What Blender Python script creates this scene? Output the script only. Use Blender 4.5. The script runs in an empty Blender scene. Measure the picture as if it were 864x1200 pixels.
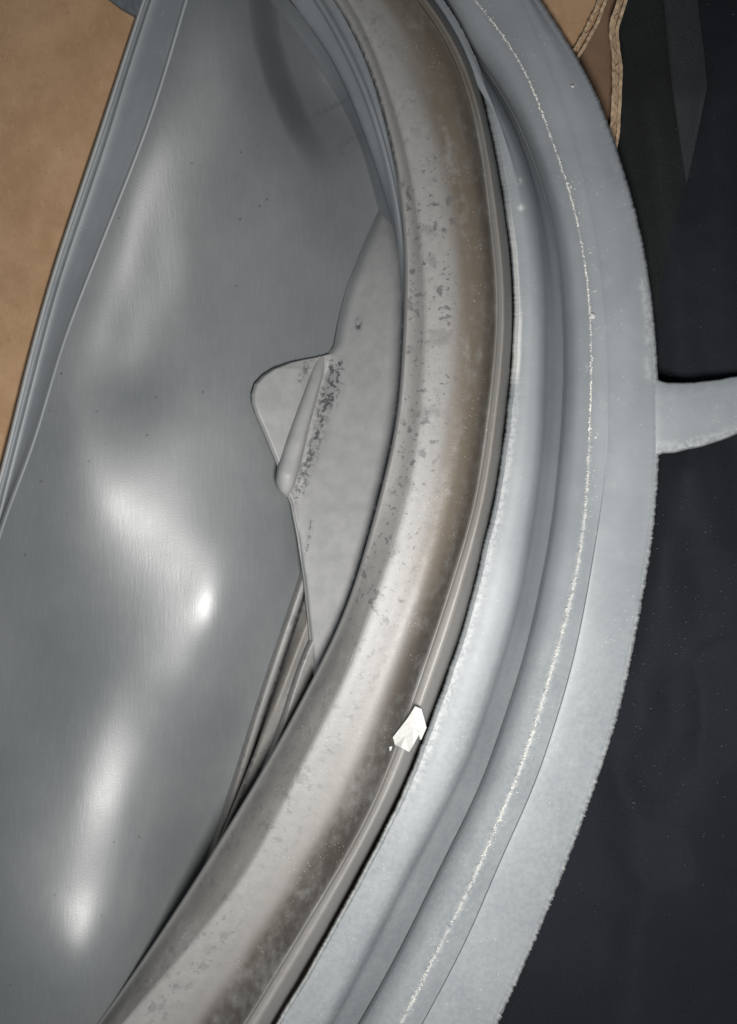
import bpy, bmesh, math, random
import numpy as np
from mathutils import Vector, noise as mnoise
random.seed(7); rng = np.random.default_rng(7)
S = bpy.context.scene

# ------------------------------------------------------------------ camera, world, lamps, exposure
CAMZ, REFZ, MMPX = 0.24, 0.022, 0.00019        # lens height, reference height, metres per photo pixel at REFZ
cam_d = bpy.data.cameras.new('camera'); cam = bpy.data.objects.new('camera', cam_d)
S.collection.objects.link(cam); S.camera = cam
cam.location = (0, 0, CAMZ)
cam_d.sensor_fit = 'HORIZONTAL'; cam_d.sensor_width = 36
cam_d.lens = 36 * (CAMZ - REFZ) / (864 * MMPX)
cam_d.clip_start = 0.005; cam_d.clip_end = 20

W = bpy.data.worlds.new('World'); S.world = W; W.use_nodes = True
W.node_tree.nodes['Background'].inputs[0].default_value = (0.80, 0.90, 1.0, 1)
W.node_tree.nodes['Background'].inputs[1].default_value = 0.13

def area_lamp(name, loc, target, size, power, col, spread=180):
    d = bpy.data.lights.new(name, 'AREA'); d.shape = 'DISK'; d.size = size; d.energy = power
    d.color = col; d.spread = math.radians(spread)
    o = bpy.data.objects.new(name, d); S.collection.objects.link(o)
    o.location = loc
    o.rotation_euler = (Vector(target) - Vector(loc)).to_track_quat('-Z', 'Y').to_euler()
    return o
area_lamp('phone_lamp', (0.014, -0.040, 0.205), (0.014, -0.040, 0.0), 0.044, 0.375, (1.0, 0.975, 0.945), 140)

S.view_settings.view_transform = 'Standard'; S.view_settings.look = 'None'
S.view_settings.gamma = 1; S.view_settings.exposure = 0.0
S.view_settings.use_curve_mapping = False

# ------------------------------------------------------------------ helpers
MM = 0.001
def P(px, py, zmm):
    """photo position at a real height (mm) -> world metres"""
    z = zmm * MM
    k = MMPX * (CAMZ - z) / (CAMZ - REFZ)
    return ((px - 432) * k, (600 - py) * k, z)
def PA(px, py, zmm):
    z = np.asarray(zmm) * MM
    k = MMPX * (CAMZ - z) / (CAMZ - REFZ)
    return np.stack([(np.asarray(px) - 432) * k, (600 - np.asarray(py)) * k, z + 0 * k], -1)

def spline(xs, ys):
    """natural cubic spline with straight (damped) ends"""
    xs = np.array(xs, float); ys = np.array(ys, float)
    o = np.argsort(xs); xs = xs[o]; ys = ys[o]
    n = len(xs); h = np.diff(xs); A = np.zeros((n, n)); b = np.zeros(n)
    A[0, 0] = A[-1, -1] = 1
    for i in range(1, n - 1):
        A[i, i-1] = h[i-1]; A[i, i] = 2 * (h[i-1] + h[i]); A[i, i+1] = h[i]
        b[i] = 6 * ((ys[i+1] - ys[i]) / h[i] - (ys[i] - ys[i-1]) / h[i-1])
    m = np.linalg.solve(A, b)
    def f(x):
        x = np.asarray(x, float); xc = np.clip(x, xs[0], xs[-1])
        i = np.clip(np.searchsorted(xs, xc) - 1, 0, n - 2)
        t = xc - xs[i]; hh = h[i]
        s = (ys[i+1] - ys[i]) / hh - hh * (2 * m[i] + m[i+1]) / 6
        v = ys[i] + s * t + m[i] * t * t / 2 + (m[i+1] - m[i]) * t**3 / (6 * hh)
        s0 = (ys[1] - ys[0]) / h[0] - h[0] * m[1] / 6
        s1 = (ys[-1] - ys[-2]) / h[-1] + h[-1] * m[-2] / 6
        return v + np.where(x < xs[0], (x - xs[0]) * s0, 0) + np.where(x > xs[-1], (x - xs[-1]) * s1, 0)
    return f
def lin(xs, ys):
    xs = np.array(xs, float); ys = np.array(ys, float)
    return lambda x: np.interp(x, xs, ys)
OX, OY = -421.0, 520.0
def polar(pts):
    p = np.array(pts, float); dx = p[:, 0] - OX; dy = p[:, 1] - OY
    f = spline(np.degrees(np.arctan2(dy, dx)), np.hypot(dx, dy))
    t = np.arange(-75, 95, 0.1); k = np.exp(-(np.arange(-45, 46) * 0.1 / 1.5)**2 / 2); k /= k.sum()
    r = np.convolve(np.pad(f(t), 45, mode='reflect', reflect_type='odd'), k, 'valid')     # rubber rings run smoothly
    return lambda x: np.interp(x, t, r)
def byy(pts):
    p = np.array(pts, float); return spline(p[:, 1], p[:, 0])
def seg_dist(px, py, path):
    """distance to a polyline and the running length along it (0..1)"""
    px = np.asarray(px, float); py = np.asarray(py, float)
    best = np.full(px.shape, 1e9); at = np.zeros(px.shape)
    p = np.array(path, float); L = np.r_[0, np.cumsum(np.hypot(*np.diff(p, axis=0).T))]
    for i in range(len(p) - 1):
        a = p[i]; d = p[i+1] - a; l2 = d @ d
        t = np.clip(((px - a[0]) * d[0] + (py - a[1]) * d[1]) / l2, 0, 1)
        dd = np.hypot(px - a[0] - t * d[0], py - a[1] - t * d[1])
        m = dd < best; best = np.where(m, dd, best)
        at = np.where(m, (L[i] + t * (L[i+1] - L[i])) / L[-1], at)
    return best, at
def sstep(a, b, x):
    t = np.clip((np.asarray(x, float) - a) / (b - a), 0, 1); return t * t * (3 - 2 * t)
def wob(n, scale, seed=0):
    """smooth 1D noise, n samples"""
    return np.array([mnoise.noise((i * scale, seed * 7.31, 1.7)) for i in range(n)])

def link(o, parent=None):
    S.collection.objects.link(o)
    if parent is not None: o.parent = parent
    return o
def mesh_obj(name, verts, faces, mat, parent=None, uv=None, attrs=None, smooth=True):
    me = bpy.data.meshes.new(name)
    me.from_pydata([tuple(v) for v in verts], [], [tuple(int(i) for i in f) for f in faces])
    if uv is not None:
        l = me.uv_layers.new(name='UVMap'); vi = np.zeros(len(me.loops), int)
        me.loops.foreach_get('vertex_index', vi); l.data.foreach_set('uv', np.asarray(uv)[vi].ravel())
    for k, a in (attrs or {}).items():
        at = me.attributes.new(k, 'FLOAT', 'POINT'); at.data.foreach_set('value', np.asarray(a, np.float32).ravel())
    if smooth: me.polygons.foreach_set('use_smooth', np.ones(len(me.polygons), bool))
    me.materials.append(mat); me.update()
    return link(bpy.data.objects.new(name, me), parent)
def grid_faces(n, m, flip=False):
    i, j = np.meshgrid(np.arange(n - 1), np.arange(m - 1), indexing='ij')
    a = (i * m + j).ravel(); f = np.stack([a, a + 1, a + m + 1, a + m], -1)
    return f[:, ::-1] if flip else f
def thing(name, label, cat, loc=(0, 0, 0), group=None):
    o = bpy.data.objects.new(name, None); o.empty_display_size = 0.01; link(o)
    o['label'] = label; o['category'] = cat
    if group: o['group'] = group
    return o
def tag(o, label, cat, group=None, kind=None):
    o['label'] = label; o['category'] = cat
    if group: o['group'] = group
    if kind: o['kind'] = kind
    return o

# ------------------------------------------------------------------ materials
class M:
    def __init__(s, name):
        s.m = bpy.data.materials.new(name); s.m.use_nodes = True; s.t = s.m.node_tree
        s.b = s.t.nodes['Principled BSDF']; s.n = s.t.nodes
        s.tc = s.n.new('ShaderNodeTexCoord')
    def L(s, a, b): s.t.links.new(a, b)
    def mapped(s, src='Object', sc=(1, 1, 1)):
        mp = s.n.new('ShaderNodeMapping'); mp.inputs['Scale'].default_value = sc
        s.L(s.tc.outputs[src], mp.inputs[0]); return mp.outputs[0]
    def noise(s, scale, detail=4, rough=0.55, vec=None, dist=0):
        n = s.n.new('ShaderNodeTexNoise'); n.inputs['Scale'].default_value = scale
        n.inputs['Detail'].default_value = detail; n.inputs['Roughness'].default_value = rough
        n.inputs['Distortion'].default_value = dist
        s.L(vec if vec is not None else s.tc.outputs['Object'], n.inputs['Vector']); return n.outputs[0]
    def voro(s, scale, vec=None, rand=1):
        n = s.n.new('ShaderNodeTexVoronoi'); n.inputs['Scale'].default_value = scale
        n.inputs['Randomness'].default_value = rand
        s.L(vec if vec is not None else s.tc.outputs['Object'], n.inputs['Vector']); return n.outputs['Distance']
    def ramp(s, v, a, b, smooth=True):
        n = s.n.new('ShaderNodeMapRange'); n.interpolation_type = 'SMOOTHSTEP' if smooth else 'LINEAR'
        n.inputs['From Min'].default_value = a; n.inputs['From Max'].default_value = b
        s.L(v, n.inputs['Value']); return n.outputs[0]
    def math(s, op, a, b):
        n = s.n.new('ShaderNodeMath'); n.operation = op
        for i, v in enumerate((a, b)):
            if isinstance(v, (int, float)): n.inputs[i].default_value = v
            else: s.L(v, n.inputs[i])
        return n.outputs[0]
    def mix(s, f, a, b):
        n = s.n.new('ShaderNodeMix'); n.data_type = 'RGBA'
        for sock, v in ((n.inputs[0], f), (n.inputs[6], a), (n.inputs[7], b)):
            if isinstance(v, (int, float)): sock.default_value = v
            elif isinstance(v, tuple): sock.default_value = (*v, 1)
            else: s.L(v, sock)
        return n.outputs[2]
    def attr(s, name):
        n = s.n.new('ShaderNodeAttribute'); n.attribute_name = name; return n.outputs['Fac']
    def color(s, c):
        if isinstance(c, tuple): s.b.inputs['Base Color'].default_value = (*c, 1)
        else: s.L(c, s.b.inputs['Base Color'])
    def rough(s, r):
        if isinstance(r, (int, float)): s.b.inputs['Roughness'].default_value = r
        else: s.L(r, s.b.inputs['Roughness'])
    def bump(s, *hs):
        prev = None
        for h, strength, dist in hs:
            n = s.n.new('ShaderNodeBump'); n.inputs['Strength'].default_value = strength
            n.inputs['Distance'].default_value = dist; s.L(h, n.inputs['Height'])
            if prev: s.L(prev, n.inputs['Normal'])
            prev = n.outputs[0]
        s.L(prev, s.b.inputs['Normal'])

def mat_bellows():
    m = M('satin_grey_rubber')
    big = m.noise(45, 4); fine = m.noise(2600, 2)
    streak = m.noise(1500, 3, 0.6, m.mapped(sc=(1, 0.12, 0.3)))
    c = m.mix(m.ramp(big, 0.3, 0.7), (0.130, 0.140, 0.145), (0.152, 0.162, 0.166))
    sp = m.ramp(m.voro(190), 0.045, 0.085)
    spg = m.ramp(m.noise(38, 2), 0.47, 0.55)
    c = m.mix(m.math('MULTIPLY', m.math('SUBTRACT', 1.0, sp), spg), c, (0.085, 0.087, 0.092))
    c = m.mix(m.math('MULTIPLY', m.ramp(streak, 0.45, 0.75), 0.07), c, (0.29, 0.30, 0.31))
    m.color(c)
    m.rough(m.math('ADD', 0.32, m.math('ADD', m.math('MULTIPLY', m.noise(160, 4), 0.10), m.math('MULTIPLY', streak, 0.06))))
    m.b.inputs['Coat Weight'].default_value = 0.04; m.b.inputs['Coat Roughness'].default_value = 0.28
    m.b.inputs['Specular IOR Level'].default_value = 0.9
    m.bump((streak, 0.15, 0.00012), (fine, 0.15, 0.00008))
    return m.m
def mat_flange():
    m = M('dusty_grey_rubber')
    vec = m.mapped('UV', (1, 1, 1))
    drift = m.noise(55, 5, 0.6); cloud = m.noise(260, 5, 0.6)
    c = m.mix(m.ramp(drift, 0.3, 0.7), (0.222, 0.243, 0.258), (0.262, 0.283, 0.298))
    c = m.mix(m.math('MULTIPLY', m.ramp(cloud, 0.5, 0.8), 0.16), c, (0.40, 0.415, 0.42))
    sp = m.math('SUBTRACT', 1.0, m.ramp(m.voro(900), 0.05, 0.16))
    spm = m.math('MULTIPLY', sp, m.ramp(m.noise(130, 3), 0.48, 0.62))
    c = m.mix(m.math('MULTIPLY', spm, 0.55), c, (0.66, 0.67, 0.66))
    c = m.mix(m.math('MULTIPLY', m.attr('dust'), m.ramp(m.noise(900, 4, 0.65), 0.36, 0.62)), c, (0.52, 0.53, 0.515))
    c = m.mix(m.math('MULTIPLY', m.math('MINIMUM', m.attr('pale'), 1.0), m.math('ADD', 0.62, m.math('MULTIPLY', m.noise(500, 3), 0.3))), c, (0.56, 0.57, 0.55))
    c = m.mix(m.math('MULTIPLY', m.attr('painted_shade'), 0.5), c, (0.12, 0.13, 0.145))  # shade of the groove and inner rim, mixed into the rubber colour
    m.color(c); m.rough(m.math('ADD', 0.42, m.math('MULTIPLY', cloud, 0.15)))
    m.b.inputs['Specular IOR Level'].default_value = 0.4
    m.bump((m.noise(3200, 3), 0.12, 0.00008), (cloud, 0.06, 0.0003))
    return m.m
def mat_lip():
    m = M('stained_lip_rubber')
    vec = m.mapped('UV', (1, 1, 1))
    fine = m.noise(2400, 4, 0.65); mid = m.noise(420, 4, 0.6)
    along = m.noise(7, 5, 0.6, m.mapped('UV', (0.22, 1, 1)))
    c = m.mix(m.ramp(mid, 0.25, 0.75), (0.238, 0.235, 0.229), (0.272, 0.268, 0.260))
    grime_shade = m.math('MULTIPLY', m.attr('grime_shade'), m.ramp(m.math('ADD', m.math('MULTIPLY', mid, 0.5), m.math('MULTIPLY', along, 0.7)), 0.22, 0.72))
    c = m.mix(grime_shade, c, (0.066, 0.059, 0.051))  # one dark tone for real stain and for painted shade
    br = m.math('MULTIPLY', m.attr('brown'), m.ramp(m.math('ADD', along, m.math('MULTIPLY', mid, 0.6)), 0.35, 0.85))
    c = m.mix(br, c, (0.108, 0.088, 0.065))
    # mould spots gathered in patches
    patch = m.math('MULTIPLY', m.ramp(m.noise(120, 3, 0.6), 0.56, 0.68), m.attr('mould'))
    c = m.mix(m.math('MULTIPLY', patch, 0.42), c, (0.12, 0.115, 0.112))
    blot = m.math('MULTIPLY', m.math('MULTIPLY', m.ramp(m.noise(430, 3, 0.55), 0.575, 0.645), m.ramp(m.noise(70, 2), 0.40, 0.52)), m.attr('mould'))
    c = m.mix(m.math('MULTIPLY', blot, 0.75), c, (0.085, 0.082, 0.084))
    blot2 = m.math('MULTIPLY', m.math('MULTIPLY', m.ramp(m.noise(950, 2, 0.5), 0.61, 0.70), m.ramp(m.noise(90, 2, 0.5), 0.38, 0.5)), m.attr('mould'))
    c = m.mix(m.math('MULTIPLY', blot2, 0.7), c, (0.08, 0.078, 0.082))
    wsp = m.math('SUBTRACT', 1.0, m.ramp(m.voro(1300), 0.06, 0.2))
    c = m.mix(m.math('MULTIPLY', m.math('MULTIPLY', wsp, m.ramp(m.noise(200, 3), 0.5, 0.62)), 0.5), c, (0.62, 0.58, 0.52))
    c = m.mix(m.math('MULTIPLY', m.attr('black'), m.ramp(m.noise(700, 4, 0.7), 0.36, 0.55)), c, (0.035, 0.035, 0.04))
    m.color(c); m.rough(m.math('ADD', 0.40, m.math('MULTIPLY', mid, 0.16)))
    m.b.inputs['Specular IOR Level'].default_value = 0.5
    m.bump((fine, 0.22, 0.00012), (mid, 0.22, 0.0003))
    return m.m
def mat_spout():
    m = M('matte_grey_rubber')
    mid = m.noise(240, 4, 0.6); fine = m.noise(2600, 3)
    c = m.mix(m.ramp(mid, 0.3, 0.7), (0.268, 0.270, 0.271), (0.312, 0.313, 0.312))
    st = m.math('MULTIPLY', m.attr('mould'), m.ramp(m.noise(820, 4, 0.7), 0.47, 0.56))
    c = m.mix(m.math('MULTIPLY', st, 0.85), c, (0.055, 0.056, 0.062))
    c = m.mix(m.math('MULTIPLY', m.attr('black'), m.ramp(m.noise(500, 4, 0.7), 0.35, 0.5)), c, (0.06, 0.062, 0.072))
    wsp = m.math('SUBTRACT', 1.0, m.ramp(m.voro(900), 0.04, 0.12))
    c = m.mix(m.math('MULTIPLY', m.math('MULTIPLY', wsp, m.ramp(m.noise(150, 3), 0.55, 0.65)), 0.6), c, (0.62, 0.62, 0.60))
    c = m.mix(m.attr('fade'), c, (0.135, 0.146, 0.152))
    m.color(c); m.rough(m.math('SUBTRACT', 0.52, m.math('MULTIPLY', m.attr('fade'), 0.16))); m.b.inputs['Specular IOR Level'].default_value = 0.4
    m.bump((fine, 0.2, 0.0001), (mid, 0.1, 0.0003))
    return m.m
def mat_card(name, a, b):
    m = M(name)
    big = m.noise(40, 5, 0.6); blot = m.noise(170, 4, 0.6)
    fib = m.noise(1100, 4, 0.7, m.mapped(sc=(1, 0.35, 1)))
    c = m.mix(m.ramp(m.math('ADD', m.math('MULTIPLY', big, 0.6), m.math('MULTIPLY', blot, 0.4)), 0.36, 0.64), a, b)
    c = m.mix(m.math('MULTIPLY', m.ramp(fib, 0.5, 0.8), 0.25), c, tuple(x * 1.5 for x in b))
    c = m.mix(m.math('MULTIPLY', m.ramp(m.noise(900, 3), 0.60, 0.75), 0.3), c, tuple(x * 0.5 for x in a))
    m.color(c); m.rough(0.8); m.b.inputs['Specular IOR Level'].default_value = 0.25
    m.bump((fib, 0.3, 0.00012), (blot, 0.2, 0.0004))
    return m.m
def mat_cloth(name, base, lint, lit, other=None):
    m = M(name)
    v = m.noise(2600, 3, 0.7); big = m.noise(30, 4)
    weave = m.noise(5200, 1, 0.5, m.mapped(sc=(1, 0.5, 1)))
    c = m.mix(m.ramp(big, 0.3, 0.7), base, tuple(x * 1.5 for x in base))
    c = m.mix(m.math('MULTIPLY', m.ramp(v, 0.48, 0.75), 0.7), c, tuple(x * 2.6 for x in base))
    if other: c = m.mix(m.attr('charcoal'), c, m.mix(m.ramp(v, 0.4, 0.75), other, tuple(x * 2.0 for x in other)))
    l = m.math('SUBTRACT', 1.0, m.ramp(m.voro(620), 0.04, 0.12))
    c = m.mix(m.math('MULTIPLY', m.math('MULTIPLY', l, m.ramp(m.noise(70, 4), 0.50, 0.66)), lit), c, lint)
    m.color(c); m.rough(0.85); m.b.inputs['Specular IOR Level'].default_value = 0.2
    m.b.inputs['Sheen Weight'].default_value = 0.05
    m.bump((weave, 0.5, 0.00015), (v, 0.4, 0.0002))
    return m.m
def mat_plain(name, c, r=0.6, sp=0.4, nsc=900, var=0.15):
    m = M(name); n = m.noise(nsc, 4)
    m.color(m.mix(m.ramp(n, 0.3, 0.7), tuple(x * (1 - var) for x in c), tuple(min(1, x * (1 + var)) for x in c)))
    m.rough(r); m.b.inputs['Specular IOR Level'].default_value = sp
    m.bump((n, 0.15, 0.0002)); return m.m

MB, MF, ML, MS = mat_bellows(), mat_flange(), mat_lip(), mat_spout()
MC = mat_card('kraft_cardboard', (0.335, 0.205, 0.112), (0.42, 0.27, 0.158))
MC2 = mat_card('shaded_cardboard', (0.16, 0.10, 0.064), (0.21, 0.135, 0.088))  # same cardboard, with the shade on the inner flap put into its colour
MCE = mat_card('torn_cardboard_paper', (0.33, 0.235, 0.15), (0.47, 0.35, 0.235))
MK = mat_cloth('navy_cloth', (0.0072, 0.0084, 0.0118), (0.10, 0.105, 0.118), 0.35, (0.0105, 0.0115, 0.0120))
MK2 = mat_cloth('charcoal_strap_fabric', (0.020, 0.023, 0.0245), (0.2, 0.2, 0.2), 0.2)
MW = mat_plain('white_paper', (0.52, 0.52, 0.50), 0.7, 0.2, 1500, 0.08)
MCR = mat_plain('pale_crumb', (0.70, 0.69, 0.64), 0.7, 0.3, 3000, 0.2)
MCR2 = mat_plain('cream_crumb', (0.55, 0.55, 0.52), 0.75, 0.3, 3000, 0.25)
MFL = mat_plain('dark_floor', (0.05, 0.05, 0.052), 0.8, 0.2, 60)

# ------------------------------------------------------------------ traced ring curves (radius over angle)
E0 = polar([(560,-110),(632,0),(674,65),(702,118),(720,170),(742,240),(757,310),(766,380),(770,445),(771,530),(765,620),(752,700),(740,765),(717,860),(690,938),(652,1040),(620,1115),(582,1200),(540,1280)])
E1b = polar([(545,-110),(606,-5),(645,90),(672,170),(692,250),(704,330),(711,420),(712,500),(709,560),(700,622),(682,727),(665,800),(645,865),(630,910),(590,1000),(548,1098),(500,1190),(450,1280)])
E1 = polar([(470,-110),(556,0),(602,58),(640,145),(670,232),(686,310),(693,400),(691,500),(684,618),(662,730),(647,783),(627,850),(607,908),(576,980),(552,1037),(523,1093),(471,1197),(415,1290)])
E2 = polar([(445,-110),(508,-10),(541,45),(577,92),(610,150),(631,205),(647,262),(657,330),(661,400),(658,500),(652,570),(645,625),(629,707),(610,785),(590,845),(568,908),(524,1000),(478,1094),(420,1200),(365,1285)])
E3 = polar([(440,-110),(502,-12),(534,45),(567,98),(596,148),(618,212),(632,280),(638,350),(638,400),(634,525),(622,618),(601,727),(580,795),(557,865),(538,910),(496,990),(444,1091),(387,1200),(335,1285)])
E4 = polar([(425,-110),(500,-18),(543,45),(574,140),(594,250),(603,345),(602,410),(593,500),(582,580),(571,625),(555,695),(536,760),(517,812),(489,890),(470,935),(437,1000),(376,1112),(330,1190),(270,1285)])
E5 = polar([(403,-110),(478,-18),(523,45),(558,140),(574,250),(583,345),(581,410),(571,500),(557,590),(536,665),(510,745),(481,830),(447,922),(405,1005),(345,1105),(290,1195),(225,1290)])
EV2 = polar([(372,-110),(448,-10),(497,70),(530,150),(550,250),(558,345),(555,420),(544,510),(528,600),(507,670),(480,745),(452,820),(417,905),(362,1005),(300,1105),(238,1195),(165,1290)])
EV = polar([(345,-110),(425,-5),(475,80),(508,165),(527,255),(535,345),(532,425),(522,510),(503,600),(480,680),(450,760),(420,830),(382,905),(322,1015),(250,1120),(190,1195),(110,1290)])
E7 = polar([(310,-110),(410,-2),(450,85),(477,175),(492,260),(499,350),(497,430),(490,510),(472,600),(440,700),(402,800),(350,905),(290,1020),(220,1112),(145,1200),(65,1290)])
E6 = polar([(295,-110),(392,0),(428,68),(453,148),(468,220),(475,300),(473,400),(465,495),(446,580),(424,660),(400,728),(370,790),(330,865),(277,955),(240,1015),(190,1092),(120,1192),(40,1290)])
D2 = polar([(275,-110),(374,0),(405,55),(431,112),(449,168),(461,215),(474,300),(480,400),(478,480)])
D1 = polar([(225,-110),(336,0),(381,58),(418,135),(441,200),(455,245),(474,330),(486,420),(490,490)])
D0 = polar([(205,-110),(318,0),(351,45),(386,96),(406,132),(421,165),(440,230),(462,320),(476,420),(480,490)])

LIP0 = byy([(205,-120),(166,0),(140,80),(110,172),(82,255),(58,330),(30,432),(2,545),(-60,760),(-120,1000),(-170,1300)])
LIP1 = byy([(218,-120),(178,0),(152,80),(124,170),(97,250),(72,325),(42,435),(10,560),(-46,780),(-105,1010),(-155,1300)])
LIP2 = byy([(255,-120),(218,0),(196,75),(168,160),(140,232),(105,320),(72,408),(38,520),(0,625),(-40,800),(-95,1020),(-145,1300)])
TH0, TH1 = -47.0, 66.0
def cr_profile(pts, nsub):
    """smooth curve through pts (k,n,2); returns (k', n, 2)"""
    out = []; k = len(pts)
    for i in range(k - 1):
        p0 = pts[max(i-1, 0)]; p1 = pts[i]; p2 = pts[i+1]; p3 = pts[min(i+2, k-1)]
        d01 = np.maximum(np.linalg.norm(p1 - p0, axis=-1), 1e-6) if i > 0 else None
        d12 = np.maximum(np.linalg.norm(p2 - p1, axis=-1), 1e-6)
        d23 = np.maximum(np.linalg.norm(p3 - p2, axis=-1), 1e-6) if i + 2 < k else None
        m1 = (p2 - p1) if d01 is None else ((p1 - p0) / d01[:, None] + (p2 - p1) / d12[:, None]) * 0.5 * d12[:, None]
        m2 = (p2 - p1) if d23 is None else ((p2 - p1) / d12[:, None] + (p3 - p2) / d23[:, None]) * 0.5 * d12[:, None]
        for s in range(nsub):
            t = s / nsub
            out.append((2*t**3-3*t**2+1)*p1 + (t**3-2*t**2+t)*m1 + (-2*t**3+3*t**2)*p2 + (t**3-t**2)*m2)
    out.append(pts[-1]); return np.array(out)
def sweep(name, th, pieces, mat, parent, nsub=6, extra=None, attrs=None):
    """pieces: list of lists of (radius_fn or array, dr, z mm); each list is smooth, joints between lists are sharp"""
    PX = 1 / (MMPX * 1000)                                      # px per mm, so that chords are comparable
    rows = []
    for pc in pieces:
        pts = []
        for (rf, dr, z) in pc:
            r = rf(th) if callable(rf) else rf
            pts.append(np.stack([r + dr, np.broadcast_to(np.asarray(z, float) * PX, r.shape)], -1))
        rows.append(cr_profile(np.array(pts), nsub))
    prof = np.concatenate(rows, 0)                               # sharp joints keep doubled rows (split shading)
    starts = np.cumsum([0] + [len(r) for r in rows])
    r = prof[..., 0]; z = prof[..., 1] / PX
    a = np.radians(th)[None, :]
    px = OX + r * np.cos(a); py = OY + r * np.sin(a)
    if extra is not None: px, py, z = extra(px, py, z, r, th)
    V = PA(px, py, z)
    k, n = r.shape
    faces = []
    for s in range(len(rows)):
        f = grid_faces(len(rows[s]), n) + starts[s] * n; faces.append(f)
        if s + 1 < len(rows):
            a0 = (starts[s+1] - 1) * n + np.arange(n - 1); b0 = starts[s+1] * n + np.arange(n - 1)
    fac = np.concatenate(faces)
    vv = np.broadcast_to((np.arange(k) / k)[:, None], r.shape)
    uu = np.broadcast_to(a * 900 * MMPX * 40, r.shape)
    uv = np.stack([uu, vv * 1.2], -1).reshape(-1, 2)
    at = attrs(px, py, z, vv) if attrs else None
    if at: at = {q: np.broadcast_to(v, r.shape).ravel() for q, v in at.items()}
    return mesh_obj(name, V.reshape(-1, 3), fac, mat, parent, uv, at)

# ------------------------------------------------------------------ setting: floor under everything
fl = mesh_obj('floor', [(-3, -3, -0.08), (3, -3, -0.08), (3, 3, -0.08), (-3, 3, -0.08)], [(0, 1, 2, 3)], MFL, smooth=False)
fl['kind'] = 'structure'

# ------------------------------------------------------------------ cardboard box pieces
box = thing('cardboard_box', 'opened brown corrugated cardboard box lying under the grey rubber gasket', 'cardboard box')
def slab(name, outline, ztop, th, mat, parent, sub=26, wave=0.0):
    """a flat sheet with thickness cut to an outline"""
    bm = bmesh.new()
    vs = [bm.verts.new(P(x, y, ztop)) for x, y in outline]
    f = bm.faces.new(vs)
    r = bmesh.ops.extrude_face_region(bm, geom=[f])
    for v in [g for g in r['geom'] if isinstance(g, bmesh.types.BMVert)]: v.co.z -= th * MM
    bmesh.ops.recalc_face_normals(bm, faces=bm.faces)
    me = bpy.data.meshes.new(name); bm.to_mesh(me); bm.free(); me.materials.append(mat)
    return link(bpy.data.objects.new(name, me), parent)
gx, gy = np.meshgrid(np.linspace(-520, 760, 90), np.linspace(-420, 1560, 120), indexing='ij')
gz = np.interp(gy, [-420, -130, 0, 100, 200, 300, 400, 500, 650, 900, 1300], [28, 26, 21.5, 18.5, 15, 12, 11.8, 11.5, 8.5, 7, 7]) - 46 * sstep(8, 120, gx - LIP2(gy)) + 0.35 * np.array([[mnoise.noise((x * .006, y * .006, 3)) for x, y in zip(a, b)] for a, b in zip(gx, gy)])
V = PA(gx, gy, gz).reshape(-1, 3); N = len(V)
floorp = mesh_obj('bottom_panel', V, grid_faces(90, 120), MC, box)
sm = floorp.modifiers.new('thick', 'SOLIDIFY'); sm.thickness = 0.004; sm.offset = -1
slab('flap', [(560,-160),(728,-160),(712,-20),(703,14),(690,42),(679,58),(668,72),(600,120),(560,60)], 15.0, 2.0, MC, box)
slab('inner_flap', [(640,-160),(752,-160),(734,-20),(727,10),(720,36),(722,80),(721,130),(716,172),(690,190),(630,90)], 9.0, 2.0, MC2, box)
def corrugated_edge(name, path, w0, ztop, parent, lbl=None):
    p = np.array(path, float); n = 150
    L = np.r_[0, np.cumsum(np.hypot(*np.diff(p, axis=0).T))]
    t = np.linspace(0, L[-1], n); fx = spline(L, p[:, 0])(t); fy = spline(L, p[:, 1])(t)
    tx = np.gradient(fx); ty = np.gradient(fy); l = np.hypot(tx, ty); nx, ny = -ty / l, tx / l
    w = w0 * (1 + 0.25 * wob(n, 0.09, 3)); jag = 0.6 * wob(n, 0.5, 9)
    verts = []; faces = []
    def ribbon(off, th, zt, zb):
        b = len(verts)
        for i in range(n):
            for s, z in ((-th, zb), (-th, zt[i]), (th, zt[i]), (th, zb)):
                verts.append(P(fx[i] + nx[i] * (off[i] + s), fy[i] + ny[i] * (off[i] + s), z))
        for i in range(n - 1):
            for j in range(4):
                a0 = b + i*4 + j; a1 = b + i*4 + (j+1) % 4
                faces.append((a0, a1, a1 + 4, a0 + 4))
    ribbon(-w/2 + jag + 0.8, 1.9, ztop + 0.5 * wob(n, 0.35, 1), ztop - 6)
    ribbon(w/2 - 0.6 + 1.2 * wob(n, 0.4, 5), 1.7, ztop + 0.5 * wob(n, 0.4, 2), ztop - 6)
    zig = np.sin(t / 30.0 * 2 * np.pi + 5 * wob(n, 0.05, 8)) * (w/2 - 0.8) * (0.75 + 0.5 * wob(n, 0.2, 4))
    ribbon(zig, 0.8, ztop - 1.2 + 0.7 * wob(n, 0.5, 4), ztop - 6)
    b = len(verts)                                               # glue bed a little lower down between the liners
    for i in range(n):
        verts.append(P(fx[i] - nx[i]*w[i]/2, fy[i] - ny[i]*w[i]/2, ztop - 1.9)); verts.append(P(fx[i] + nx[i]*w[i]/2, fy[i] + ny[i]*w[i]/2, ztop - 1.9))
    for i in range(n - 1): faces.append((b+2*i, b+2*i+1, b+2*i+3, b+2*i+2))
    return mesh_obj(name, verts, faces, MCE, parent, smooth=False)
corrugated_edge('corrugated_edge', [(742,-160),(712,-20),(704,6),(693,32),(683,50),(672,68),(655,100)], 9.5, 16.8, box)
corrugated_edge('corrugated_edge', [(752,-160),(735,-20),(728,6),(720,34),(721,52),(724,84),(722,130),(719,168),(714,190)], 9.5, 14.5, box)

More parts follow.
